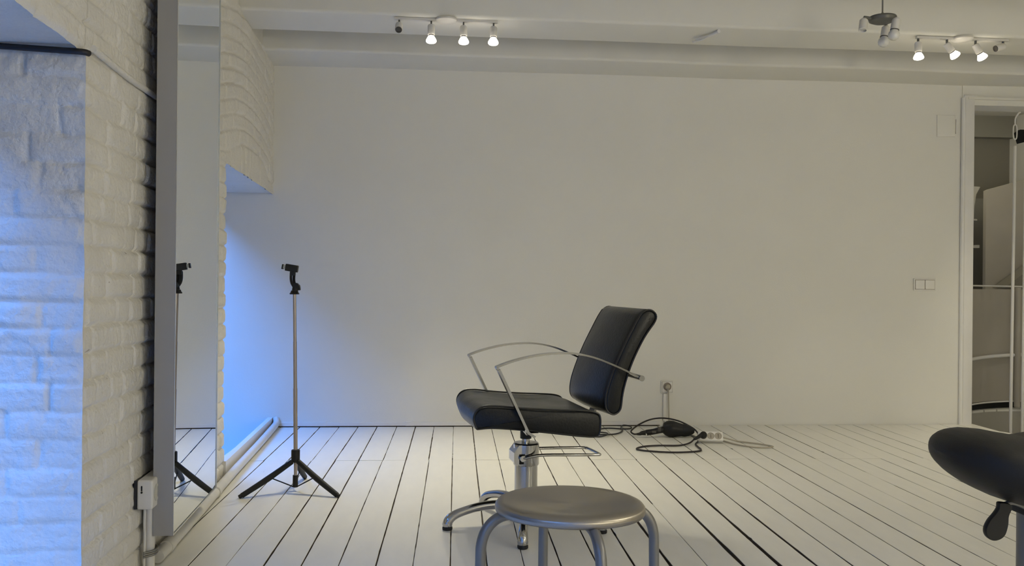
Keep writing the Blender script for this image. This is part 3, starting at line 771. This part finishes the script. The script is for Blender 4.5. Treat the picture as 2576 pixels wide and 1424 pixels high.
# arms
for s_ in (-1, 1):
    Y_ = s_*.252
    mb = MB()
    mb.bar([(-.020, s_*.12, .372), (-.030, s_*.20, .374), (-.042, Y_, .381)], .045, .006, (1, 0, 0))
    mb.bar([(-.036, Y_, .372), (-.060, Y_, .388), (-.118, Y_, .509), (-.165, Y_, .606)], .030, .009, (0, 1, 0))
    mb.build('arm_strut', M['chrome2'], ch, world=False)
    mb = MB()
    ctrl = [(-.166, .604), (-.171, .612), (-.163, .617), (-.112, .634), (-.041, .650), (.03, .658), (.102, .657), (.174, .643), (.248, .615), (.308, .588), (.352, .566)]
    dense = []
    for i in range(len(ctrl)-1):
        p0 = Vector(ctrl[max(0, i-1)]); p1 = Vector(ctrl[i]); p2 = Vector(ctrl[i+1]); p3 = Vector(ctrl[min(len(ctrl)-1, i+2)])
        for k in range(5):
            t = k/5; v = .5*((2*p1)+(p2-p0)*t+(2*p0-5*p1+4*p2-p3)*t*t+(3*p1-p0-3*p2+p3)*t**3); dense.append((v.x, Y_, v.y))
    dense.append((ctrl[-1][0], Y_, ctrl[-1][1]))
    mb.bar(dense, .030, .0062, (0, 1, 0)); mb.build('armrest', M['chrome2'], ch, world=False)
mb = MB(); mb.cyl((.350, -.272, .568), (.350, .272, .568), .0105, 18); mb.build('arm_crossbar', M['chrome2'], ch, world=False)
# under-seat plate, piston, pump head, cylinder
mb = MB(); mb.box(-.03, .12, -.07, .10, .362, .378, bev=.004); mb.cyl((0, 0, .322), (0, 0, .356), .021); mb.build('swivel_plate', M['blackmt'], ch, world=False)
mb = MB(); mb.cyl((0, 0, .295), (0, 0, .335), .0155, 28); mb.build('piston', M['chrome'], ch, world=False)
mb = MB()
mb.lathe([(.0, 0), (.046, 0), (.048, .004), (.048, .078), (.044, .083), (.0, .084)], 40, (0.002, 0, .224))
mb.rings([[(x, y, z) for x, z in ((0, .232), (-.046, .232), (-.054, .242), (-.054, .276), (-.034, .303), (0, .303))] for y in (-.040, .040)], True)
mb.build('pump_head', M['chrome'], ch, world=False)
mb = MB(); mb.box(-.034, -.006, -.0435, -.038, .234, .270); mb.build('pump_slot', M['gapshade_black'], ch, world=False)
mb = MB(); mb.lathe([(.0, 0), (.043, 0), (.043, .17), (.0, .18)], 40, (0.002, 0, .055)); mb.build('cylinder', M['chrome'], ch, world=False)
mb = MB()
mb.tube([(-.022, -.052, .256), (.010, -.056, .264), (.06, -.058, .268), (.20, -.062, .264), (.262, -.058, .262), (.272, -.046, .262), (.262, .04, .265), (.255, .055, .266), (.235, .062, .267), (.12, .060, .270), (.02, .056, .272)], .0056, 12, sub=5)
mb.lathe([(.0, -.006), (.011, -.006), (.011, .006), (.0, .006)], 18, (-.024, -.050, .256), (0, 1, 0))
mb.build('pump_lever', M['chrome'], ch, world=False)
mb = MB(); mb.lathe([(.0, .03), (.055, .032), (.060, .045), (.056, .070), (.044, .080), (.0, .082)], 40, (0, 0, 0)); mb.build('base_hub', M['chrome'], ch, world=False)
for k in range(5):
    a = R(192+72*k)-PHI; dx, dy = math.cos(a), math.sin(a); rr = .293
    P_ = lambda r_, z_: (dx*r_, dy*r_, z_)
    mb = MB(); mb.tube([P_(.03, .066), P_(.10, .080), P_(.17, .078), P_(.235, .064), P_(.272, .050), P_(.290, .034), P_(.295, .020)], [.024, .018, .0160, .0155, .0165, .0180, .0175], 18, sub=5)
    mb.lathe([(.0175, 0), (.019, .008), (.017, .016)], 18, P_(.2945, .014)); mb.build('base_leg', M['chrome'], ch, world=False)
    mb = MB(); mb.lathe([(.0, 0), (.017, 0), (.0185, .003), (.0185, .010), (.014, .014), (.0, .014)], 20, P_(.2945, .0005)); mb.build('glide', M['rubber'], ch, world=False)

# ------------------------------------------------------------------ round steel stool
st = thing('metal_stool', 'low round brushed steel stool in front of the salon chair', 'stool', (.238, 1.80, 0), R(4))
mb = MB()
mb.lathe([(.0, -.0085), (.03, -.0082), (.06, -.0068), (.09, -.0042), (.115, -.0018), (.134, -.0004), (.1425, -.0012), (.1500, -.0048), (.1545, -.0105), (.1555, -.016), (.1548, -.0215), (.1530, -.0245), (.1505, -.0245), (.1510, -.016), (.146, -.008), (.0, -.012)], 96, (0, 0, 0), caps=False)
mm = Matrix.Translation((0, 0, .4535)) @ Matrix.Rotation(R(-1.3), 4, 'X') @ Matrix.Rotation(R(.7), 4, 'Y')
mb.v = [tuple(mm @ Vector(v)) for v in mb.v]
mb.build('seat', M['steel'], st, world=False, auto=60)
for k in range(4):
    a = R(7+90*k); dx, dy = math.cos(a), math.sin(a); ro = .176; KS = 1.07
    Q = lambda r_, z_: (dx*r_*KS, dy*r_*KS, z_)
    mb = MB(); mb.tube([Q(.060, .4305), Q(.105, .4305), Q(.140, .4245), Q(.163, .405), Q(.1745, .375), Q(.1765, .33), Q(.178, .20), Q(.180, .013)], .0110, 18, sub=6); mb.build('leg', M['steelleg'], st, world=False)
    mb = MB(); mb.lathe([(.0, 0), (.0125, 0), (.0130, .004), (.0125, .022), (.0, .022)], 18, Q(.180, .0005)); mb.build('rubber_foot', M['rubber'], st, world=False)

# ------------------------------------------------------------------ saddle stool, cut by the right border
sd = thing('saddle_stool', 'black saddle-shaped swivel stool with lever at the right border', 'stool', (1.262, 1.85, 0))
nu, nv = 64, 28
rings = []
UU = [0, .28, .45, .63, .76, .87, .94, .98, 1.]
TOPZ = [.569, .578, .585, .588, .585, .577, .566, .556, .541]; BOTZ = [.424, .433, .445, .463, .480, .499, .515, .527, .541]
for i in range(2*nv+1):
    u = -math.cos(PI*i/(2*nv)); au = min(abs(u), .9995)
    zt = float(np.interp(au, UU, TOPZ)); zb = float(np.interp(au, UU, BOTZ)); yw = .16*(1-au**2.6)**.5
    ring = []
    for j in range(nu//2):
        a = 4*PI*j/nu; cs, sn = math.cos(a), math.sin(a)
        ring.append((.208*u, yw*math.copysign(abs(cs)**.85, cs), (zt+zb)/2+(zt-zb)/2*math.copysign(abs(sn)**.85, sn)))
    rings.append(ring)
mb = MB(); mb.rings(rings, True); mb.build('seat', M['leather2'], sd, world=False, auto=80)
mb = MB(); mb.cyl((0, 0, .20), (0, 0, .432), .0245, 28); mb.build('gas_spring_cover', M['steelleg'], sd, world=False)
mb = MB(); mb.cyl((0, 0, .07), (0, 0, .22), .017, 28); mb.lathe([(.0, .0), (.035, .0), (.035, .03), (.02, .05), (.0, .05)], 28, (0, 0, .06)); mb.build('column', M['chrome'], sd, world=False)
mb = MB(); mb.box(-.03, .03, -.03, .03, .405, .430, bev=.004); mb.build('seat_plate', M['blackmt'], sd, world=False)
mb = MB()
mb.tube([(-.02, -.03, .420), (-.070, -.05, .440), (-.092, -.055, .438)], .005, 10)
mb.build('lever_rod', M['steelleg'], sd, world=False)
mb = MB()
outl = [(-.058, .414), (-.047, .410), (-.043, .402), (-.050, .385), (-.0515, .366), (-.058, .345), (-.070, .335), (-.086, .333), (-.099, .343), (-.102, .358), (-.094, .376), (-.082, .390), (-.074, .402), (-.072, .414)]
oc = [(x-.036, z+.029) for x, z in closed_cr(outl, 4)]; rg = []
for y, ins in ((-.064, .0035), (-.062, .001), (-.057, 0), (-.052, .001), (-.050, .0035)): rg.append([(x, y, z) for x, z in inset(oc, ins)])
mb.rings(rg, True); mb.build('lever_paddle', M['blackpl'], sd, world=False)
for k in range(5):
    a = R(20+72*k); dx, dy = math.cos(a), math.sin(a)
    mb = MB(); mb.tube([(dx*.03, dy*.03, .085), (dx*.14, dy*.14, .082), (dx*.25, dy*.25, .066)], [.018, .015, .012], 12); lg = mb.build('base_leg', M['chrome'], sd, world=False)
    mb = MB(); mb.cyl((dx*.25-dy*.012, dy*.25+dx*.012, .026), (dx*.25+dy*.012, dy*.25-dx*.012, .026), .025, 24); mb.cyl((dx*.25, dy*.25, .03), (dx*.25, dy*.25, .068), .006); mb.build('castor', M['blackpl'], sd, world=False)

# ------------------------------------------------------------------ hair dryer, cords and power strip
hd = thing('hair_dryer', 'black hair dryer lying on the floor by the back wall', 'hair dryer', (1.27, 5.13, 0))
hy = 5.10
mb = MB()
c0 = Vector((1.235, hy, .051))
ax = Vector((1, -.10, -.10)).normalized()
mb.lathe([(.0, -.012), (.030, -.010), (.042, .006), (.0485, .028), (.0490, .045), (.044, .068), (.039, .090), (.037, .100), (.0, .100)], 32, c0, ax); mb.build('motor_body', M['blackpl'], hd)
mb = MB(); c1 = c0+ax*.099
mb.lathe([(.0, 0), (.0365, 0), (.0370, .020), (.030, .046), (.016, .068), (.010, .074), (.0, .074)], 28, c1, ax); mb.build('nozzle', M['blackmt'], hd)
mb = MB(); mb.tube([c0+Vector((.01, 0, -.005)), (1.20, hy-.01, .040), (1.165, hy-.015, .033), (1.125, hy-.02, .028), (1.115, hy-.02, .026)], [.020, .018, .0165, .0165, .015], 16, sx=1.15); mb.build('handle', M['blackpl'], hd)
mb = MB(); mb.box(1.185, 1.205, hy-.034, hy-.026, .035, .062, bev=.002); mb.box(1.15, 1.175, hy-.036, hy-.030, .026, .040, bev=.002); mb.build('switch', M['ringblk'], hd)
mb = MB(); mb.lathe([(.0158, 0), (.0165, .002), (.0165, .005), (.0158, .007)], 18, (1.114, hy-.02, .026), (1, 0, .03)); mb.build('grey_ring', M['white'], hd)
mb = MB(); mb.tube([(1.114, hy-.02, .026), (1.095, hy-.02, .025), (1.08, hy-.02, .020), (1.062, hy-.02, .019)], [.014, .0125, .009, .006], 12); mb.build('cord_grip', M['rubber'], hd)
mb = MB()
cp = [(1.066, hy-.02, .019), (1.048, hy, .018), (1.045, 5.14, .030), (1.10, 5.22, .055), (1.18, 5.24, .082), (1.25, 5.23, .092), (1.32, 5.18, .085), (1.385, 5.10, .060), (1.415, 5.02, .036), (1.420, 4.94, .018), (1.400, 4.86, .009), (1.385, 4.80, .006),
      (1.36, 4.72, .006), (1.375, 4.66, .006), (1.355, 4.60, .006), (1.25, 4.58, .006), (1.12, 4.61, .006), (1.01, 4.67, .006), (.985, 4.73, .006), (1.03, 4.80, .006), (1.14, 4.81, .006), (1.24, 4.80, .006), (1.32, 4.83, .008), (1.352, 4.88, .016)]
cp[8] = (1.420, 5.02, .040)
cp = [(1.066, hy-.02, .019), (1.046, hy-.005, .018), (1.040, 5.13, .030), (1.10, 5.20, .055), (1.18, 5.24, .080), (1.26, 5.24, .088), (1.34, 5.20, .078), (1.395, 5.12, .055), (1.415, 5.06, .036), (1.408, 4.99, .014), (1.390, 4.93, .006),
      (1.345, 4.83, .006), (1.335, 4.74, .006), (1.332, 4.68, .006), (1.305, 4.625, .006), (1.20, 4.595, .006), (1.10, 4.605, .006), (1.00, 4.655, .006), (.985, 4.705, .006), (1.04, 4.765, .006), (1.13, 4.79, .006), (1.24, 4.79, .006), (1.31, 4.83, .012), (1.352, 4.875, .028)]
mb.tube(cp, .0048, 10, sub=6); mb.build('power_cord', M['redblk'], hd)
mb = MB(); mb.tube([(1.345, 4.865, .026), (1.372, 4.868, .040), (1.392, 4.872, .052)], [.007, .010, .012], 12); mb.lathe([(.0, 0), (.0195, 0), (.0205, .006), (.0190, .020), (.0, .022)], 24, (1.404, 4.888, .042), (-.1, -.85, .53)); mb.build('plug', M['blackpl'], hd)

ps = thing('power_strip', 'short white three-socket power strip on the floor by the back wall', 'power strip', (1.455, 4.895, 0), R(-8))
tilt = Matrix.Rotation(R(58), 4, 'X')
def tl(v): q = tilt @ Vector(v); return (q.x, q.y, q.z+.0335)
def tb(build):
    mb = MB(); build(mb); mb.v = [tl(v) for v in mb.v]; return mb
tb(lambda m: m.box(-.076, .062, -.028, .028, -.018, .018, bev=.005)).build('housing', M['whiter'], ps, world=False)
for xx in (-.049, -.007, .035):
    k = tb(lambda m: m.lathe([(.0205, .0), (.0205, .0012), (.0185, .0012), (.0180, -.002), (.0, -.002)], 26, (xx, 0, .0185), (0, 0, 1))).build('socket', M['socketin'], ps, world=False)
    if xx > -.03: tb(lambda m: (m.box(xx-.002, xx+.002, -.012, .012, .0165, .0185))).build('earth_clip', M['gapshade_black'], k, world=False)
cpts = [(.058, 0, .034), (.10, .0, .024), (.15, .035, .007), (.22, .02, .006), (.31, -.10, .006), (.315, -.135, .006), (.26, -.155, .006), (.19, -.135, .006), (.13, -.06, .006), (.09, .01, .006), (.02, .06, .006), (-.05, .14, .006), (-.10, .24, .006), (-.12, .40, .006), (-.105, .53, .006), (-.095, .570, .03), (-.095, .572, .07), (-.09, .578, .16), (-.088, .570, .225), (-.0885, .560, .246)]
mb = MB()
cw = Matrix.Translation((1.455, 4.895, 0)) @ Matrix.Rotation(R(-8), 4, 'Z')
wp = [tuple(cw @ Vector(p)) for p in cpts[:3]]+[(1.62, 4.905, .006), (1.70, 4.84, .006), (1.755, 4.765, .006), (1.745, 4.735, .006), (1.69, 4.72, .006), (1.63, 4.745, .006), (1.57, 4.82, .006), (1.53, 4.925, .006), (1.47, 4.975, .006), (1.42, 5.04, .006), (1.39, 5.15, .006), (1.36, 5.30, .006), (1.35, 5.44, .006), (1.352, 5.475, .03), (1.352, 5.482, .08), (1.350, 5.484, .15), (1.347, 5.478, .215), (1.344, 5.470, .240)]
mb.tube(wp, .0042, 10, sub=6); mb.build('power_cord', M['beigecord'], ps)
mb = MB(); mb.lathe([(.0, 0), (.0185, 0), (.0185, .012), (.014, .028), (.0, .030)], 24, (XO, YB(XO)-.008, .249), (0, -1, 0)); mb.tube([(XO, YB(XO)-.03, .246), (XO+.001, YB(XO)-.032, .232), (XO+.003, YB(XO)-.028, .215)], [.008, .0065, .005], 10); mb.build('plug', M['beigecord'], ps)
mb = MB()
lp = [(.70, 5.10, .006), (.80, 5.12, .006), (.87, 5.14, .006), (.95, 5.16, .006), (1.01, 5.26, .006), (1.03, 5.40, .006), (1.055, 5.455, .010), (1.09, 5.42, .010), (1.085, 5.36, .006), (1.03, 5.34, .006), (.95, 5.37, .006), (.88, 5.33, .006), (.86, 5.24, .006), (.90, 5.16, .012), (.89, 5.10, .012), (.84, 5.07, .006), (.76, 5.10, .006)]
mb.tube(lp, .0042, 10, sub=6)
tag(mb.build('electric_cable', M['cableblk'], loc=lp[4]), 'loose loop of black cord on the floor behind the salon chair', 'cord')

# ------------------------------------------------------------------ light
w = bpy.data.worlds.new('sky'); bpy.context.scene.world = w; w.use_nodes = True; nt = w.node_tree
bg = nt.nodes['Background']; tc = nt.nodes.new('ShaderNodeTexCoord'); sp = nt.nodes.new('ShaderNodeSeparateXYZ'); rp = nt.nodes.new('ShaderNodeValToRGB')
rp.color_ramp.elements[0].position = 0.; rp.color_ramp.elements[0].color = (.09, .29, .92, 1); rp.color_ramp.elements[1].position = .8; rp.color_ramp.elements[1].color = (.08, .30, 1., 1)
nt.links.new(tc.outputs['Generated'], sp.inputs[0]); nt.links.new(sp.outputs['Z'], rp.inputs[0]); nt.links.new(rp.outputs[0], bg.inputs[0])
SKY = 15.5; bg.inputs[1].default_value = SKY
def portal(s0, s1, z0, z1):
    l = bpy.data.lights.new('window_portal', 'AREA'); l.shape = 'RECTANGLE'; l.size = s1-s0; l.size_y = z1-z0; l.cycles.is_portal = True
    o = bpy.data.objects.new('window_portal', l); C.objects.link(o)
    x, y = wl((s0+s1)/2, -T_WALL-.01); o.location = (x, y, (z0+z1)/2)
    o.rotation_euler = Matrix(((-D2[0], 0, -WN[0]), (-D2[1], 0, -WN[1]), (0, 1, 0))).to_euler()
portal(S_N0, S_N1, .10, Z_L); portal(S_F0, S_F1, -.28, Z_LF)
EL, ER = 43., 40.
for l, k in LIGHTS: l.energy = EL if k == 'L' else ER
def fill_light(x, y, z, e, size=.35, aim=(0, 0, -1)):
    l = bpy.data.lights.new('fill_light', 'POINT'); l.shadow_soft_size = .22; l.energy = e; l.color = (1, .93, .73)
    o = bpy.data.objects.new('fill_light', l); C.objects.link(o); o.location = (x, y, z); o.rotation_euler = Vector(aim).to_track_quat('-Z', 'Y').to_euler()
fill_light(2.6, 1.3, 1.55, 34); fill_light(2.9, -1.5, 1.45, 48); fill_light(4.2, -.4, 1.45, 26); fill_light(4.0, 6.9, 2.2, 9)  # unseen fill lights added to brighten walls, beams and stair room

# ------------------------------------------------------------------ camera
sc_ = bpy.context.scene
cam = bpy.data.cameras.new('camera'); co = bpy.data.objects.new('camera', cam); C.objects.link(co)
cam.sensor_width = 36; cam.sensor_fit = 'HORIZONTAL'; cam.lens = 2200/2576*36; cam.clip_start = .02; cam.clip_end = 100
co.matrix_world = Matrix.Translation((0, 0, .9)) @ Matrix.Rotation(R(-3.611), 4, 'Z') @ Matrix.Rotation(R(90.0), 4, 'X') @ Matrix.Rotation(R(.523), 4, 'Z')
sc_.camera = co
vs = sc_.view_settings; vs.view_transform = 'Standard'; vs.look = 'None'; vs.gamma = 1; vs.exposure = 0; vs.use_curve_mapping = False
